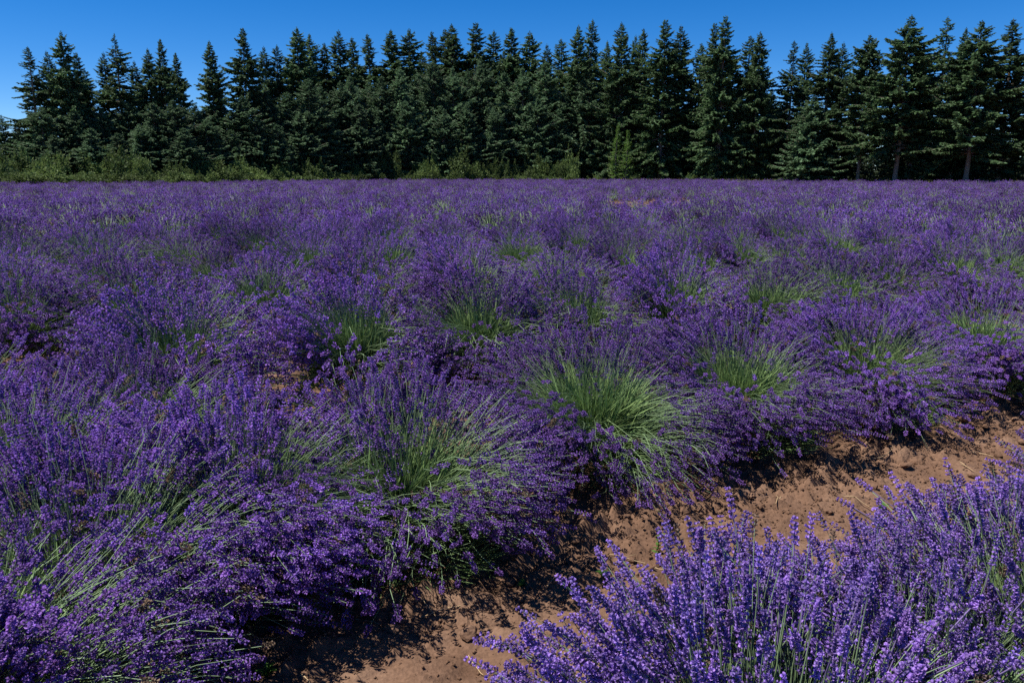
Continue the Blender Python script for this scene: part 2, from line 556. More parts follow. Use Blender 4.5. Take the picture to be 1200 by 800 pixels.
# --- the foreground row: single stalks with single spikes
def stalk_kit():
    rng = np.random.default_rng(77)
    stalks, spikes = [], []
    for i in range(14):
        th1 = R(6 + 92 * i / 13)
        th0 = th1 * 0.5
        t = np.linspace(0, 1, 7)
        th = th0 + (th1 - th0) * t ** 1.3
        d = np.stack([np.sin(th), 0.10 * np.sin(t * 5 + i), np.cos(th)], -1)
        L = 0.62
        p = np.concatenate([np.zeros((1, 3)), np.cumsum((d[1:] + d[:-1]) * 0.5 * L / 6, 0)])
        B = Build()
        tubes(B, p[None], np.linspace(1.25, 0.85, 7) * 0.0016, 4, 0.1, 1.0, rng.random(1), rng.random(1))
        # a pair of narrow leaves low on the stalk
        lp = np.repeat(p[1:3], 2, 0)
        ld = unit(np.repeat(d[1:3], 2, 0) + np.array([[0, .5, .1], [0, -.5, .1]] * 2))
        kites(B, lp, ld, unit(np.cross(ld, np.array([[1.0, 0.2, 0]]))), 0.07, 0.006, rng.random(4), rng.random(4), 0.0, 0.5)
        tang = Vector(d[-1]).normalized()
        stalks.append((B.mesh('flower_stalk_shape', M['stem']), Vector(p[-1]), tang))
    for i in range(10):
        B = Build()
        ln = 0.048 + 0.004 * i
        pts = np.array([[[0, 0, -0.03], [0, 0, 0.0]]])
        florets(B, pts, rng, 5 + i % 4, 7, ln, 0.0110, 0.0072, 5, True)
        tubes(B, np.array([[[0, 0, -0.125], [0, 0, -0.06], [0, 0, 0.006]]]), np.array([0.0013, 0.0017, 0.0012]), 4, 0.0, 0.3, np.array([0.5]), np.array([0.5]))
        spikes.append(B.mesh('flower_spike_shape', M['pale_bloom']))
    return stalks, spikes

STALKS, SPIKES = stalk_kit()

def foreground_bush(x, y, rz, scale, tilt, which, n, label, seed):
    root = lavender_bush(x, y, rz, scale, tilt, 'near', which, label, 'lavender bushes on the near side of the path')
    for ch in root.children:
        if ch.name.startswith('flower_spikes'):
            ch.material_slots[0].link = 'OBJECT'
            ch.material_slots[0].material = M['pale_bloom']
    rng = random.Random(seed)
    for i in range(n):
        k = min(13, int(14 * rng.random() ** 1.15))
        me, tip, tang = STALKS[k]
        phi = rng.uniform(0, 2 * math.pi)
        rb = 0.17 * math.sqrt(rng.random())
        st = add_obj('flower_stalk', me, root)
        st.location = (rb * math.cos(phi), rb * math.sin(phi), rng.uniform(0.08, 0.26))
        st.rotation_euler = (rng.gauss(0, 0.05), rng.gauss(0, 0.05), phi + rng.gauss(0, 0.3))
        s = rng.uniform(0.82, 1.14)
        st.scale = (s, s, s)
        sp = add_obj('flower_spike', SPIKES[rng.randrange(10)], st)
        sp.location = tip
        sp.rotation_euler = (tang.to_track_quat('Z', 'Y') @ Euler((0, 0, rng.uniform(0, 6.28))).to_quaternion()).to_euler()
    return root

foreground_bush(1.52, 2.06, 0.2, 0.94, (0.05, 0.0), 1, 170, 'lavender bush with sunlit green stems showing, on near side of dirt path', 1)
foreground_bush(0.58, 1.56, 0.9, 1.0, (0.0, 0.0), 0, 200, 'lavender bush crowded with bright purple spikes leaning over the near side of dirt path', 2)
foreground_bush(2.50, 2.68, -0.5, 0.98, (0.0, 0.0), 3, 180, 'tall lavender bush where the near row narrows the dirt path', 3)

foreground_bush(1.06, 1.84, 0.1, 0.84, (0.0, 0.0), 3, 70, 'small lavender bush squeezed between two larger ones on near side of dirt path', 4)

# --- the other rows
ORD = ['', 'first', 'second', 'third', 'fourth', 'fifth', 'sixth', 'seventh', 'eighth', 'ninth', 'tenth', 'eleventh', 'twelfth', 'thirteenth', 'fourteenth']

row1 = [  # photo pixel of the green heart, prototype, label
    (1290, 380, 2, 'lavender bush at the far end of the row bordering the dirt path'),
    (1150, 396, 1, 'lavender bush with yellow-green arching stems, in row bordering dirt path where path narrows'),
    (1012, 417, 0, 'lavender bush with green fan of stems leaning over, in row bordering dirt path'),
    (862, 440, 3, 'lavender bush with upright pale stems, next to the bush with widest green heart'),
    (692, 468, 1, 'lavender bush with the widest pale green open heart, beside dirt path'),
    (466, 536, 2, 'large lavender bush with dark green heart overhanging the dirt path beside a small weed'),
    (268, 572, 3, 'lavender bush with grey-green heart behind the flopped bush by the path'),
    (92, 636, 0, 'flopped lavender bush with bare pale stems lying across its shaded side'),
    (-70, 765, 0, 'lavender bush sunk in shade at the near end of the path-edge row'),
    (150, 478, 3, 'lavender bush wedged close behind the grey-green bush'),
    (20, 540, 3, 'lavender bush partly hidden beyond the flopped bush with bare stems'),
    (-75, 478, 1, 'lavender bush filling the gap between path-edge row and second row'),
]
row1_at = [at_height(a[0], a[1], 0.42) for a in row1]
row1_short = ['path-edge row', 'yellow-green arching bush', 'green fan bush', 'pale-stemmed bush', 'widest green heart', 'large overhanging bush', 'grey-green bush',
              'flopped bush', 'shaded end bush', 'wedged bush', 'half-hidden bush', 'gap-filling bush']
for i, (px, py, w, lab) in enumerate(row1):
    x, y = at_height(px, py, 0.42)
    lavender_bush(x, y, 3.4 if py == 765 else 0.5 * math.sin(i * 2.3) + 0.42, (1.05, 1.03, 0.98) if i != 4 else (1.08, 1.05, 1.0), (0.0, 0.05), 'near', w, lab, 'lavender bushes in the row bordering the path')

def small(x, y):
    return 28.5 < y - 0.6 * (x - 5.5) < 37.0 and 1.5 < x < 12

bushes = []
k = 2
while True:
    off = (k - 1) * ROW_GAP - 0.05
    if off > 130:
        break
    rr = random.Random(1000 + k)
    ph = rr.uniform(0, 1.12)
    if k == 2:
        hx = at_height(520, 376, 0.42)
        ph = (hx[0] - ROW1[0]) * ROW_U[0] + (hx[1] - ROW1[1]) * ROW_U[1]
    for j in range(-110, 190):
        s = ph + j * 1.12 + rr.gauss(0, 0.07)
        o = off + rr.gauss(0, 0.07)
        x, y = ROW1 + ROW_U * s + ROW_N * o
        if y < 1.5:
            continue
        px = 600 + x / (y * CP + 1.2 * SP) * F_PX
        if px < -150 - 900 / y or px > 1240 + 500 / y:
            continue
        if math.hypot(0, y) > field_depth(px) - 0.8:
            continue
        # the bare stretch where part of one row has died off
        if 37.0 < y - 0.6 * (x - 5.5) < 45.5 and 4.0 < x < 9.2:
            continue
        if rr.random() < 0.012:
            continue
        bushes.append((math.hypot(x, y), x, y, k, rr.random(), rr.random(), rr.random()))
    k += 1
bushes.sort()
N_SINGLE = 288
for d, x, y, k, r1, r2, r3 in bushes[:N_SINGLE]:
    lod = 'near' if d < 5.2 else ('mid' if d < 17 else 'far')
    np_ = len(PROTO[lod])
    w = min(np_ - 1, int((r1 ** 0.85) * (np_ - 0.3)))
    where = ORD[k] if k < len(ORD) else 'farther'
    look = 'lavender bush'
    if lod != 'near':
        look = ('rounded lavender bush thick with bloom', 'lavender bush with a small green heart', 'lavender bush with evenly spread purple spikes', 'lavender bush with open green heart', 'lavender bush splayed wide around its green heart', 'pale lavender bush thin in bloom')[w]
    if k == 2:
        j = min(range(len(row1_at)), key=lambda i: math.hypot(x - row1_at[i][0] - 1.2 * ROW_N[0], y - row1_at[i][1] - 1.2 * ROW_N[1]))
        lab = look + ', second row, behind the ' + row1_short[j]
    else:
        lab = look + ' in the %s row from the path' % where
    z = 0.90 + 0.28 * r2
    if small(x, y):
        z *= 0.55
    lavender_bush(x, y, (r2 - 0.5) * 1.3 + 0.48, (1.10 * (0.90 + 0.20 * r1), 0.85 * (0.90 + 0.20 * r3), z), (0.03 * (r1 - 0.5), 0.05 + 0.05 * r3), lod, w, lab,
                  'lavender bushes in the %s row' % where)

# --- the far rows: nobody can count them, one mass of the same bushes
def far_field(rows):
    pc = bpy.data.collections.new('far_lavender_shapes')
    for i, (a, b, c) in enumerate(PROTO['far']):
        rng = np.random.default_rng(900 + i)
        n = 300
        p = stem_curves(n, 3, rng, 0.6 + 0.24 * i, 1.0, 0.64)
        B = Build()
        B2 = Build()
        tubes(B2, p, np.array([0.004, 0.0033, 0.0025]), 2, 0, 1, rng.random(n), rng.random(n))
        leafy_tuft(B2, 50 + 34 * i, rng, 0.028)
        for q in zip(B2.v, B2.f, B2.c):
            B.add(q[0], q[1], q[2], 0)
        B3 = Build()
        florets(B3, p[rng.random(n) < (1, 1, .95, .9, .85, .35)[i]], rng, 2, 2, 0.05, 0.05, 0.045, 3, False)
        for q in zip(B3.v, B3.f, B3.c):
            B.add(q[0], q[1], q[2], 1)
        o = bpy.data.objects.new('lavender_shape_%d' % i, B.mesh('lavender_shape_%d' % i, [M['stem'], M['bloom']]))
        pc.objects.link(o)
    me = bpy.data.meshes.new('lavender_field')
    v = np.array([[r[1], r[2], 0.0] for r in rows], np.float32)
    me.vertices.add(len(v))
    me.vertices.foreach_set('co', v.ravel())
    for nm, typ, vals in (('rot', 'FLOAT', [(r[5] - 0.5) * 1.6 + 0.45 for r in rows]), ('siz', 'FLOAT', [(0.62 + 0.46 * r[6]) * (0.58 if small(r[1], r[2]) else 1.0) for r in rows]),
                          ('pick', 'INT', [min(5, int(r[4] ** 0.85 * 5.75)) for r in rows])):
        a = me.attributes.new(nm, typ, 'POINT')
        a.data.foreach_set('value', np.array(vals, np.float32 if typ == 'FLOAT' else np.int32))
    o = add_obj('lavender_field', me, kind='stuff', label='far lavender rows merging into one purple carpet before the trees', category='lavender')
    g = bpy.data.node_groups.new('far_rows', 'GeometryNodeTree')
    g.interface.new_socket('Geometry', in_out='INPUT', socket_type='NodeSocketGeometry')
    g.interface.new_socket('Geometry', in_out='OUTPUT', socket_type='NodeSocketGeometry')
    gi, go = g.nodes.new('NodeGroupInput'), g.nodes.new('NodeGroupOutput')
    m2p = g.nodes.new('GeometryNodeMeshToPoints')
    iop = g.nodes.new('GeometryNodeInstanceOnPoints')
    ci = g.nodes.new('GeometryNodeCollectionInfo')
    ci.inputs['Collection'].default_value = pc
    ci.inputs['Separate Children'].default_value = True
    ci.inputs['Reset Children'].default_value = True
    def attr(nm, typ):
        n = g.nodes.new('GeometryNodeInputNamedAttribute')
        n.data_type = typ
        n.inputs['Name'].default_value = nm
        return n.outputs[0]
    cx = g.nodes.new('ShaderNodeCombineXYZ')
    g.links.new(attr('rot', 'FLOAT'), cx.inputs[2])
    cx.inputs[1].default_value = 0.06
    e2r = g.nodes.new('FunctionNodeEulerToRotation')
    g.links.new(cx.outputs[0], e2r.inputs[0])
    iop.inputs['Pick Instance'].default_value = True
    g.links.new(gi.outputs[0], m2p.inputs[0])
    g.links.new(m2p.outputs[0], iop.inputs['Points'])
    g.links.new(ci.outputs[0], iop.inputs['Instance'])
    g.links.new(attr('pick', 'INT'), iop.inputs['Instance Index'])
    g.links.new(e2r.outputs[0], iop.inputs['Rotation'])
    g.links.new(attr('siz', 'FLOAT'), iop.inputs['Scale'])
    g.links.new(iop.outputs[0], go.inputs[0])
    o.modifiers.new('rows', 'NODES').node_group = g
far_field(bushes[N_SINGLE:])

# ------------------------------------------------------------------ soil clods, straw and weeds on the path
def clod_mesh(seed):
    rng = np.random.default_rng(seed)
    import bmesh
    bm = bmesh.new()
    bmesh.ops.create_icosphere(bm, subdivisions=2, radius=1.0)
    off = rng.uniform(0, 50, 3)
    for v in bm.verts:
        n = v.co.normalized()
        h = 0.78 + 0.55 * (float(vnoise(np.array(n.x * 1.6 + off[0] + n.z), np.array(n.y * 1.6 + off[1]), seed)) - 0.3)
        h += rng.uniform(-0.09, 0.09)
        v.co = n * h
        v.co.z *= 0.68
    me = bpy.data.meshes.new('earth_clod')
    bm.to_mesh(me)
    bm.free()
    me.materials.append(M['soil'])
    return me
CLODS = [clod_mesh(40 + i) for i in range(7)]

def on_path(rng, edge=True):
    s = rng.uniform(-2.4, 4.6)
    q = rng.choice([-0.66, -0.72, -0.78, -0.84, -0.9, -1.0, -1.3]) + rng.gauss(0, 0.09) if edge else rng.uniform(-1.8, -0.6)
    p = ROW1 + ROW_U * s + ROW_N * q
    return float(p[0]), float(p[1])

rg = random.Random(5)
n_clod = 0
while n_clod < 160:
    x, y = on_path(rg)
    if y < 1.9:
        continue
    r = 0.010 + 0.030 * rg.random() ** 2.0
    o = add_obj('earth_clod', CLODS[rg.randrange(7)], label='small reddish-brown clod of earth lying on the bare dirt path', category='clod', group='clods of earth on the path')
    o.location = (x, y, float(ground_z(x, y)) + r * 0.25)
    o.rotation_euler = (rg.uniform(-.4, .4), rg.uniform(-.4, .4), rg.uniform(0, 6.28))
    o.scale = (r * rg.uniform(0.9, 1.4), r, r * rg.uniform(0.8, 1.1))
    n_clod += 1

def crumbs():
    B = Build()
    rng = np.random.default_rng(3)
    base = np.array([[1, 0, 0], [-1, 0, 0], [0, 1, 0], [0, -1, 0], [0, 0, 0.8], [0, 0, -0.8]], float)
    tri = np.array([[0, 2, 4], [2, 1, 4], [1, 3, 4], [3, 0, 4], [2, 0, 5], [1, 2, 5], [3, 1, 5], [0, 3, 5]])
    n = 12000
    for i in range(n):
        x, y = on_path(rg)
        r = 0.002 + 0.009 * rng.random() ** 3
        v = base * r * rng.uniform(0.6, 1.3, (6, 3)) + np.array([x, y, float(ground_z(x, y)) + r * 0.3])
        B.add(v, tri, np.zeros((6, 3)))
    add_obj('soil_crumbs', B.mesh('soil_crumbs', M['soil']), kind='stuff', label='fine crumbs of loose soil scattered over the dirt path', category='soil')
crumbs()

def straw(x, y, ang, ln, label):
    B = Build()
    t = np.linspace(-0.5, 0.5, 6)
    px_ = x + np.cos(ang) * t * ln - np.sin(ang) * 0.06 * ln * np.sin(t * 3)
    py_ = y + np.sin(ang) * t * ln + np.cos(ang) * 0.06 * ln * np.sin(t * 3)
    z = np.max(ground_z(px_, py_)) * 0.5 + ground_z(px_, py_) * 0.5 + 0.004
    p = np.stack([px_ - x, py_ - y, z], -1)[None]
    tubes(B, p, np.array([0.7, 1, 1, 1, 0.9, 0.6]) * 0.0022, 4, 0, 1, np.array([0.6]), np.array([0.5]))
    # the stub of a side twig
    q = p[0, 3]
    d = np.array([math.cos(ang + 0.7), math.sin(ang + 0.7), 0.15]) * ln * 0.22
    tubes(B, np.stack([q, q + d * 0.6, q + d])[None], np.array([1, .8, .5]) * 0.0018, 4, 0, 1, np.array([0.4]), np.array([0.5]))
    o = add_obj('dry_stalk', B.mesh('dry_stalk', M['dry']), label=label, category='straw', group='dry stalks on the path')
    o.location = (x, y, 0)
for i in range(26):
    x, y = on_path(rg)
    if y < 1.9:
        continue
    straw(x, y, rg.uniform(0, 3.1), rg.uniform(0.06, 0.19), 'thin dry straw-coloured stalk lying on the dirt path')
for px, py, a, l in ((725, 655, -0.5, 0.24), (422, 727, -0.4, 0.16), (520, 712, 0.4, 0.2), (690, 610, 0.2, 0.2), (1040, 540, 0.3, 0.25)):
    x, y = at_height(px, py, 0.0)
    straw(x, y, a, l, 'thin dry straw-coloured stalk lying on the dirt path')

def weed(px, py, h, n, label, seed):
    rng = np.random.default_rng(seed)
    x, y = at_height(px, py, 0.0)
    root = empty('weed', (x, y, float(ground_z(x, y))), label=label, category='weed')
    B = Build()
    t = np.linspace(0, 1, 4)
    p = np.stack([0.15 * h * t ** 2, 0 * t, h * t - 0.008], -1)[None]
    tubes(B, p, np.array([1, .9, .8, .5]) * 0.0022, 4, 0, 1, np.array([.5]), np.array([.5]))
    add_obj('stem', B.mesh('weed_stem', M['weed']), root)
    L = Build()
    tt = np.array([0.0, 0.12, 0.3, 0.55, 0.8, 1.0])
    hw = np.array([0.12, 0.6, 1.0, 0.85, 0.45, 0.02])
    v = np.concatenate([np.stack([tt, hw * 0.30, 0.12 * np.sin(tt * 3) + 0.05], -1), np.stack([tt, tt * 0, 0.12 * np.sin(tt * 3)], -1), np.stack([tt, -hw * 0.30, 0.12 * np.sin(tt * 3) + 0.05], -1)])
    f = []
    for i in range(5):
        for a in (0, 6):
            f += [(a + i, a + i + 1, a + 7 + i), (a + i, a + 7 + i, a + 6 + i)]
    c = np.stack([np.tile(tt, 3), np.full(18, 0.5), np.full(18, 0.5)], -1)
    L.add(v, f, c)
    me = L.mesh('weed_leaf', M['weed'], True)
    for i in range(n):
        o = add_obj('leaf', me, root)
        q = 0.15 + 0.85 * i / n
        o.location = (0.15 * h * q * q, 0, h * q)
        o.rotation_euler = (0, -rng.uniform(0.05, 0.7), i * 2.4 + rng.uniform(-.3, .3))
        s = rng.uniform(0.75, 1.2) * (0.035 if h < 0.08 else 0.026)
        o.scale = (s, s, s)
weed(612, 681, 0.03, 8, 'bright green weed seedling in shade of the large bush overhanging the path', 1)
weed(769, 652, 0.13, 16, 'upright leafy green weed at the edge of the bush with widest green heart', 2)
weed(706, 676, 0.025, 6, 'tiny pale green seedling on open soil of the path', 3)
weed(313, 796, 0.05, 9, 'small green weed under the flopped lavender bush', 4)
weed(1035, 592, 0.03, 7, 'low flat weed on bare soil where the dirt path narrows', 5)

# ------------------------------------------------------------------ conifers
def fir_meshes(seed, H, Rad, bare, dens, mat, shape=0.85, droop=1.0, twig=0.5, wobble=0.18):
    """-> (trunk mesh with limbs, crown mesh); crown of feathery boughs in uneven whorls"""
    rng = np.random.default_rng(seed)
    T, C = Build(), Build()
    tz = np.linspace(0, H, 12)
    sway = np.cumsum(rng.normal(0, 0.03, (12, 2)), 0)
    sway[0] = 0
    tp = np.stack([sway[:, 0], sway[:, 1], tz - 0.15], -1)
    r0 = H * 0.0125
    tr = r0 * (1 - tz / H) ** 0.8 + 0.012
    tr[0] *= 1.35
    tubes(T, tp[None], tr, 9, 0, 1, np.array([.5]), np.array([.5]))
    z = bare
    lump = rng.uniform(0, 6.28, 4)
    while z < H - 0.25:
        u = z / H
        f = (z - bare) / (H - bare)
        env = Rad * (1 - u) ** shape * (0.70 + 0.30 * min(1, f * 6))
        env *= 1 + wobble * (math.sin(z * 1.1 + lump[0]) + 0.6 * math.sin(z * 2.7 + lump[1]))
        nb = 2 if dens > 0.8 else 1
        a0 = rng.uniform(0, 6.28)
        for b in range(nb):
            az = a0 + b * 6.283 / nb + rng.normal(0, 0.5)
            L = max(0.22, env * rng.uniform(0.45, 1.22) * (1 + 0.18 * math.sin(az * 2 + lump[2] + z * 0.2)))
            el = R(38 * (u - 0.35) + rng.normal(0, 13)) * 1.0 if u > 0.35 else R(-22 * droop * (0.35 - u) / 0.35 + rng.normal(0, 14))
            t = np.linspace(0, 1, 6)
            zz = np.sin(el) * L * t - droop * 0.22 * L * t ** 2 + 0.16 * L * t ** 3.5
            rr = L * t * math.cos(el)
            cx = np.interp(z, tz, sway[:, 0])
            cyy = np.interp(z, tz, sway[:, 1])
            p = np.stack([cx + rr * math.cos(az), cyy + rr * math.sin(az), z + zz], -1)
            if L > 0.9:
                tubes(T, p[None], np.linspace(1, 0.25, 6) * (0.012 + 0.010 * L), 3, 0, 1, np.array([.5]), np.array([.5]))
            # side twigs
            m = int(14 + 26 * L * (0.8 + 0.2 * dens))
            s = rng.uniform(0.12, 1.0, m) ** 0.8
            q = np.stack([np.interp(s, t, p[:, i]) for i in range(3)], -1)
            sg = np.where(rng.random(m) < 0.5, 1, -1)
            ang = sg * np.radians(rng.uniform(15, 75, m))
            ax = np.stack([np.cos(az + ang), np.sin(az + ang), rng.uniform(-0.55, 0.20, m)], -1)
            d = unit(ax)
            ln = (twig * (0.35 + 0.65 * (1 - s)) * min(1.0, 0.16 + L * 0.30)) * rng.uniform(0.6, 1.35, m) * 1.3
            side = unit(np.cross(d, unit(np.array([0, 0, 1.0]) + 0.75 * rng.normal(size=(m, 3)))))
            br = np.clip(rng.random(m) * 0.6 + rng.random() * 0.4, 0, 1)
            kites(C, q, d, side, ln, ln * rng.uniform(0.28, 0.50, m), br, rng.random(m), 0.1, 1.0, 0, 0.5, 0.10)
        z += (0.26 + 0.30 * (1 - u)) * rng.uniform(0.6, 1.4) * (H / 22) * 0.27 * (1.0 if dens > 0.8 else 0.62)
    # leader
    n = 26
    zz = H - rng.random(n) * 1.3
    d = unit(np.stack([rng.normal(size=n), rng.normal(size=n), np.full(n, 0.9)], -1))
    q = np.stack([np.full(n, sway[-1, 0]), np.full(n, sway[-1, 1]), zz], -1)
    kites(C, q, d, unit(np.cross(d, rand_dirs(n, rng))), 0.12 + 0.30 * (H - zz), 0.10, rng.random(n), rng.random(n))
    return T.mesh('conifer_trunk', M['bark'], True), C.mesh('conifer_crown', mat)

FIR = {
    'broad': [fir_meshes(500 + i, 22, 8.0, 4.4, 1.0, M['fir'], 0.78, 0.8, 0.80) for i in range(3)],
    'full': [fir_meshes(520 + i, 24, 7.0, 1.6, 0.95, M['fir'], 0.78, 0.9, 0.78) for i in range(3)],
    'slim': [fir_meshes(540 + i, 24, 6.0, 1.5, 0.9, M['fir'], 0.80, 0.8, 0.72) for i in range(2)],
    'sparse': [fir_meshes(560 + i, 24, 6.0, 2.0, 0.75, M['fir'], 0.82, 1.1, 0.72, 0.3) for i in range(2)],
    'young': [fir_meshes(580 + i, 13, 4.4, 0.3, 0.95, M['young_fir'], 0.74, 0.5, 0.62) for i in range(3)],
    'sapling': [fir_meshes(600, 7, 1.5, 0.2, 0.95, M['sapling'], 0.6, 0.3, 0.34)],
}
FIR_H = {'broad': 22, 'full': 24, 'slim': 24, 'sparse': 24, 'young': 13, 'sapling': 7}

tree_rng = random.Random(21)
def fir(kind, px, py, back, label, group, wide=1.0):
    D = field_depth(px) + back
    x, h = top_at(px, py, D)
    s = h / FIR_H[kind]
    wide *= 1.12
    var = FIR[kind][tree_rng.randrange(len(FIR[kind]))]
    name = {'young': 'young_fir_tree', 'sapling': 'conifer_sapling'}.get(kind, 'fir_tree')
    root = empty(name, (x, D, 0.05), tree_rng.uniform(0, 6.28), (s * wide, s * wide, s), label=label, category='tree', group=group)
    add_obj('trunk', var[0], root)
    add_obj('crown', var[1], root, kind='stuff')

G_R = 'firs with bare trunks along the field edge'
for px, py, b, kind, w, lab in (
    (953, 112, 3, 'young', 1.25, 'bushy grey-green fir with low skirt beside the darkest opening in the tree line'),
    (975, 38, 5, 'slim', 1.15, 'fir with two bare trunks at its foot and a thin grey-green top'),
    (990, 50, 9, 'slim', 1.0, 'slim fir pressed close behind the fir with thin grey-green top'),
    (1020, 40, 4, 'broad', 0.85, 'broad fir with open spiky top among bare-trunked firs at field edge'),
    (1067, 18, 3, 'broad', 1.0, 'tallest broad fir with a ragged top and pale bare trunk at its foot'),
    (1080, 58, 5, 'full', 1.0, 'round-shouldered fir leaning against the tallest broad fir'),
    (1111, 20, 13, 'sparse', 1.0, 'open see-through fir top rising behind the broad firs'),
    (1133, 33, 9, 'slim', 1.0, 'narrow fir between the see-through top and the fir with drooping boughs'),
    (1153, 24, 3, 'broad', 1.08, 'broad fir with drooping pale lower boughs and a bare trunk'),
    (1192, 22, 6, 'slim', 1.3, 'tall fir beside the broad fir with drooping pale lower boughs'),
    (1240, 40, 5, 'broad', 1.0, 'broad fir closing the far end of the tree line'),
):
    fir(kind, px, py, b, lab, G_R, w)

G_C = 'tall dark firs of the wood'
for px, py, b, kind, w in (
    (677, 30, 14, 'full', .8), (692, 23, 18, 'slim', .95), (712, 48, 16, 'slim', 1), (730, 26, 12, 'full', .8), (746, 42, 20, 'slim', .9), (753, 33, 15, 'slim', .95), (780, 23, 10, 'full', .95),
    (797, 30, 14, 'slim', 1.05), (822, 50, 16, 'slim', 1), (838, 27, 12, 'full', .75), (850, 19, 8, 'full', .85), (880, 41, 12, 'slim', 1.15), (892, 37, 10, 'full', .85),
    (931, 48, 14, 'sparse', .9), (904, 104, 20, 'full', .9), (914, 118, 24, 'full', 1.0), (866, 100, 20, 'full', .9), (945, 50, 18, 'slim', .85), (640, 52, 16, 'slim', 1)):
    lab = 'tall dark fir with thin top standing in the wood behind the bright green saplings'
    if px in (880, 892, 866):
        lab = 'near-black dense fir beside the strip of sky in the tree line'
    if px in (838, 850):
        lab = 'tall twin-topped fir next to the near-black dense firs'
    if px in (904, 914):
        lab = 'short fir low in the strip of sky between taller firs'
    if px in (931, 945):
        lab = 'grey-green slender fir across the strip of sky from the near-black firs'
    fir(kind, px, py, b, lab, G_C, w)

for px, py, b in ((348, 32, 22), (362, 40, 26), (378, 50, 24), (398, 36, 24), (415, 44, 28), (433, 40, 24), (457, 35, 22), (481, 34, 22), (508, 37, 26), (520, 34, 24), (531, 28, 22),
                  (557, 27, 22), (576, 36, 26), (600, 33, 20), (622, 37, 20), (495, 60, 30), (660, 45, 24), (588, 60, 28)):
    fir('full' if b in (22, 20) else 'slim', px, py, b, 'dark pointed fir rising behind the bluish younger firs of the wood', 'pointed firs behind the younger firs', 1.05 if b in (22, 20) else 1.15)

for px, py, b, kind, w, lab in (
    (32, 55, 14, 'sparse', 1.15, 'open-branched fir with bare ragged boughs at the lower end of the wood'),
    (53, 60, 18, 'slim', .9, 'thin fir between the open-branched fir and the shaggy tall fir'),
    (72, 37, 14, 'full', .8, 'shaggy tall fir with a knobbly narrow top beside the open-branched fir'),
    (88, 62, 17, 'full', .85, 'dark fir tucked against the shaggy tall fir'),
    (100, 80, 20, 'slim', 1, 'shorter dark fir filling in behind the shaggy tall fir'),
    (134, 40, 16, 'sparse', .95, 'gaunt fir with a lopsided boughed top standing alone'),
    (122, 62, 19, 'slim', 1, 'small fir crowding the gaunt lopsided fir'),
    (158, 72, 20, 'slim', 1, 'shorter fir on the flank of the clump of three firs'),
    (172, 57, 17, 'slim', 1.1, 'fir in the middle of the clump of three firs'),
    (187, 46, 16, 'full', .72, 'tallest fir of the clump of three firs'),
    (205, 62, 18, 'full', .72, 'rounded fir on the sloping shoulder of the clump of three'),
    (244, 48, 16, 'full', .8, 'fir with a clean pointed crown and sky showing on both its flanks'),
    (284, 33, 17, 'full', .85, 'tall ragged fir with jutting boughs, sky on one flank'),
    (310, 55, 22, 'slim', 1, 'small-topped fir behind the ragged fir with jutting boughs'),
    (322, 53, 22, 'slim', 1, 'small-topped fir behind the ragged fir with jutting boughs'),
    (2, 135, 16, 'slim', 1.3, 'low fir at the thinning end of the wood'),
    (18, 140, 18, 'slim', 1.3, 'low fir at the thinning end of the wood'),
):
    fir(kind, px, py, b, lab, 'firs at the thinning end of the wood', w)

yr = random.Random(31)
def young_label(px):
    if px < 140:
        return 'bluish-green younger fir at the foot of the open-branched and shaggy firs'
    if px < 275:
        return 'bluish-green younger fir in front of the clump of three firs'
    if px < 345:
        return 'bluish-green younger fir in front of the ragged fir with jutting boughs'
    if px < 630:
        return 'bluish-green younger fir in front of the dense row of pointed firs'
    return 'bluish-green younger fir close to the bright yellow-green saplings'
for px, py, w in ((45, 125, 1.3), (85, 130, 1.3), (118, 128, 1.2), (150, 118, 1.2), (178, 120, 1.2), (200, 116, 1.2), (228, 122, 1.2), (252, 118, 1.3), (285, 112, 1.2), (312, 112, 1.2), (335, 108, 1.2),
                  (360, 92, 1.1), (378, 100, 1.1), (398, 96, 1.1), (412, 88, 1.05), (430, 95, 1.0), (447, 88, 1.0), (468, 80, .95), (488, 86, .95), (508, 72, .9), (528, 78, .9), (550, 82, .9), (565, 70, .9), (590, 84, .9),
                  (610, 78, .9), (640, 72, .95), (668, 88, .95), (690, 84, .95), (715, 92, .95), (15, 165, 1.5)):
    fir('young', px, py, yr.uniform(10, 16), young_label(px), 'younger firs in front of the tall ones', w)
for px, py, w in ((62, 158, 1.4), (105, 150, 1.4), (138, 156, 1.3), (165, 146, 1.4), (215, 150, 1.4), (240, 140, 1.4), (270, 152, 1.4), (300, 138, 1.3), (325, 146, 1.3), (350, 132, 1.3), (385, 140, 1.3),
                  (420, 122, 1.2), (442, 136, 1.2), (475, 118, 1.1), (520, 128, 1.1), (545, 120, 1.1), (580, 126, 1.1), (628, 114, 1.1), (655, 128, 1.1)):
    fir('young', px, py, yr.uniform(6.5, 9), 'short bushy ' + young_label(px).replace('younger fir', 'fir'), 'short firs between the shrubs and the younger firs', w)
fir('sapling', 722, 146, 3.5, 'bright yellow-green conifer sapling, taller of the pair before the dark firs', 'bright saplings', 0.8)
fir('sapling', 735, 152, 3.0, 'bright yellow-green conifer sapling, shorter of the pair before the dark firs', 'bright saplings', 0.8)

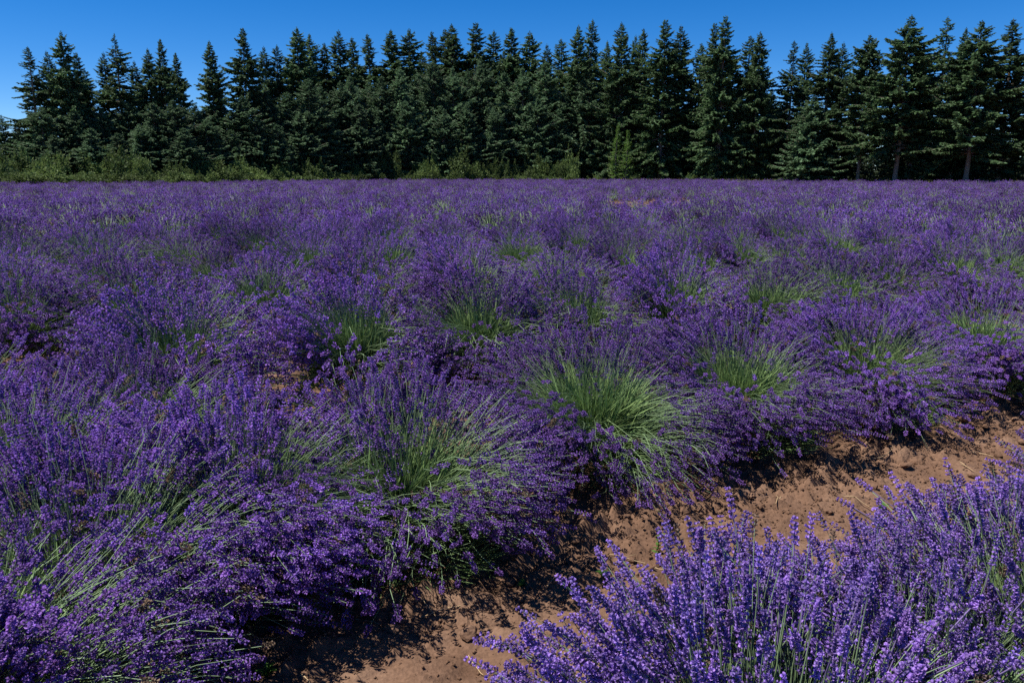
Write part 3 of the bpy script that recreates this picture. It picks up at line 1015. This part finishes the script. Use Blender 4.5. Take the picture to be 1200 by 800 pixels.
# ------------------------------------------------------------------ shrubs at the field edge
def shrub_meshes(seed, n=2600):
    rng = np.random.default_rng(seed)
    B, T = Build(), Build()
    nc = 16
    cen = np.stack([rng.normal(0, 0.72, nc), rng.normal(0, 0.55, nc), 0.25 + 1.2 * rng.random(nc) ** 1.4], -1)
    cen[:, 2] *= 1 - 0.30 * np.abs(cen[:, 0])
    w = rng.integers(0, nc, n)
    d = rand_dirs(n, rng)
    p = cen[w] + d * (0.45 * rng.random(n) ** 0.45)[:, None]
    p[:, 2] = np.abs(p[:, 2])
    dd = unit(d + 0.6 * rng.normal(size=(n, 3)))
    kites(B, p, dd, unit(np.cross(dd, rand_dirs(n, rng))), rng.uniform(0.10, 0.22, n), rng.uniform(0.06, 0.12, n), np.clip(rng.random(nc)[w] * 0.5 + rng.random(n) * 0.5, 0, 1), rng.random(nc)[w])
    for q in range(11):                                   # upright shoots that break the outline
        b = cen[rng.integers(0, nc)]
        ht = rng.uniform(0.5, 1.15)
        lean = rng.normal(0, 0.25, 2)
        m = 46
        t = rng.random(m)
        pp = b + np.stack([lean[0] * t * ht, lean[1] * t * ht, t * ht], -1)
        d2 = unit(rand_dirs(m, rng) + np.array([0, 0, 0.5]))
        kites(B, pp, d2, unit(np.cross(d2, rand_dirs(m, rng))), 0.24 * (1.1 - 0.7 * t), 0.11 * (1.1 - 0.6 * t), rng.random(m), np.full(m, rng.random()))
    st = np.stack([np.stack([c * t for t in (0, 0.35, 0.7, 1.0)]) + np.array([0, 0, -0.1]) * 0 for c in cen])
    tubes(T, st, np.array([0.03, 0.022, 0.014, 0.006]), 5, 0, 1, rng.random(nc), rng.random(nc))
    return T.mesh('shrub_stem', M['bark']), B.mesh('shrub_foliage', M['shrub'])
SHRUB = [shrub_meshes(700 + i) for i in range(4)]
sr = random.Random(8)
def shrub(px, py, back, w, label, group='shrubs along the field edge'):
    D = field_depth(px) + back
    x, h = top_at(px, py, D)
    me = SHRUB[sr.randrange(4)]
    root = empty('shrub', (x, D, 0.05), sr.uniform(0, 6.28), (w * sr.uniform(0.7, 1.2), w * sr.uniform(0.7, 1.2), h / 1.85), label=label, category='shrub', group=group)
    add_obj('stem', me[0], root)
    add_obj('foliage', me[1], root, kind='stuff')
for i, px in enumerate(range(-10, 672, 13)):
    py = 193 + 9 * math.sin(i * 1.9) + 6 * math.sin(i * 0.83 + 1) + sr.choice([-9, -4, 0, 2, 5]) + (2 if 330 < px < 440 else -2 if px > 440 else 0)
    if px < 60:
        lab = 'low leafy shrub at the foot of the thinning end of the wood'
    elif px < 330:
        lab = 'leafy light green shrub at the foot of the scattered firs, edge of the lavender'
    else:
        lab = 'leafy green shrub at the foot of the bluish younger firs, edge of the lavender'
    shrub(px + sr.uniform(-5, 5), py, 3.0 + sr.uniform(0, 2.5), sr.uniform(1.2, 1.9), lab)
for i, px in enumerate(range(-6, 668, 12)):
    shrub(px + sr.uniform(-4, 4), 203 + 3.0 * math.sin(i * 1.3) + sr.uniform(-2, 2), 1.6 + sr.uniform(0, 1.2), sr.uniform(1.1, 1.7),
          'low bright green bramble clump in the belt between lavender and ' + ('scattered firs' if px < 330 else 'younger firs'), 'low brambles along the field edge')
for px, py in ((700, 205), (745, 204), (812, 205), (846, 206), (870, 204)):
    shrub(px, py, 6, 0.9, 'small dark shrub in shade under the tall dark firs')

# dense growth inside the wood
def undergrowth():
    rng = np.random.default_rng(91)
    B = Build()
    nc = 3000
    px = np.where(rng.random(nc) < 0.3, rng.uniform(690, 1300, nc), rng.uniform(-80, 1300, nc))
    D = np.array([field_depth(a) for a in px]) + rng.uniform(11, 34, nc)
    top = np.interp(px, [-80, 20, 60, 350, 650, 820, 870, 960, 1300], [3.5, 4.5, 7, 9, 9, 8, 7, 7.5, 8])
    z = top * rng.random(nc) ** 1.25
    low = px > 690
    z = np.where(low & (rng.random(nc) < 0.5), 0.3 + 3.2 * rng.random(nc), z)
    cen = np.stack([(px - 600) / F_PX * D, D, z], -1)
    per = 28
    w = np.repeat(np.arange(nc), per)
    n = len(w)
    d = rand_dirs(n, rng)
    p = cen[w] + d * (1.15 * rng.random(n) ** 0.4)[:, None]
    p[:, 2] = np.abs(p[:, 2]) + 0.03
    dd = unit(d + 0.7 * rng.normal(size=(n, 3)))
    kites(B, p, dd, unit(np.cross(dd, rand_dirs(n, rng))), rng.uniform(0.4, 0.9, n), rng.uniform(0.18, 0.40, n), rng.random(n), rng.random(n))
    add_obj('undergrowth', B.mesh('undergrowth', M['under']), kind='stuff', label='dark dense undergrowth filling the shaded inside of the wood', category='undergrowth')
undergrowth()

def verge_grass():
    rng = np.random.default_rng(17)
    n = 26000
    px = rng.uniform(-40, 1240, n)
    D = np.array([field_depth(a) for a in px]) + rng.uniform(-0.4, 1.6, n)
    p = np.stack([(px - 600) / F_PX * D, D, np.full(n, 0.04)], -1)
    d = unit(np.stack([rng.normal(0, .35, n), rng.normal(0, .35, n), np.ones(n)], -1))
    B = Build()
    kites(B, p, d, unit(np.cross(d, rand_dirs(n, rng))), rng.uniform(0.5, 1.05, n), 0.045, rng.random(n), rng.random(n), 0, 1, 0, 0.3)
    add_obj('grass', B.mesh('verge_grass', M['grass']), kind='stuff', label='strip of dry grass between the lavender and the wood', category='grass')
verge_grass()
print('bushes', len(bushes), 'tris', sum(len(m.polygons) for m in bpy.data.meshes))
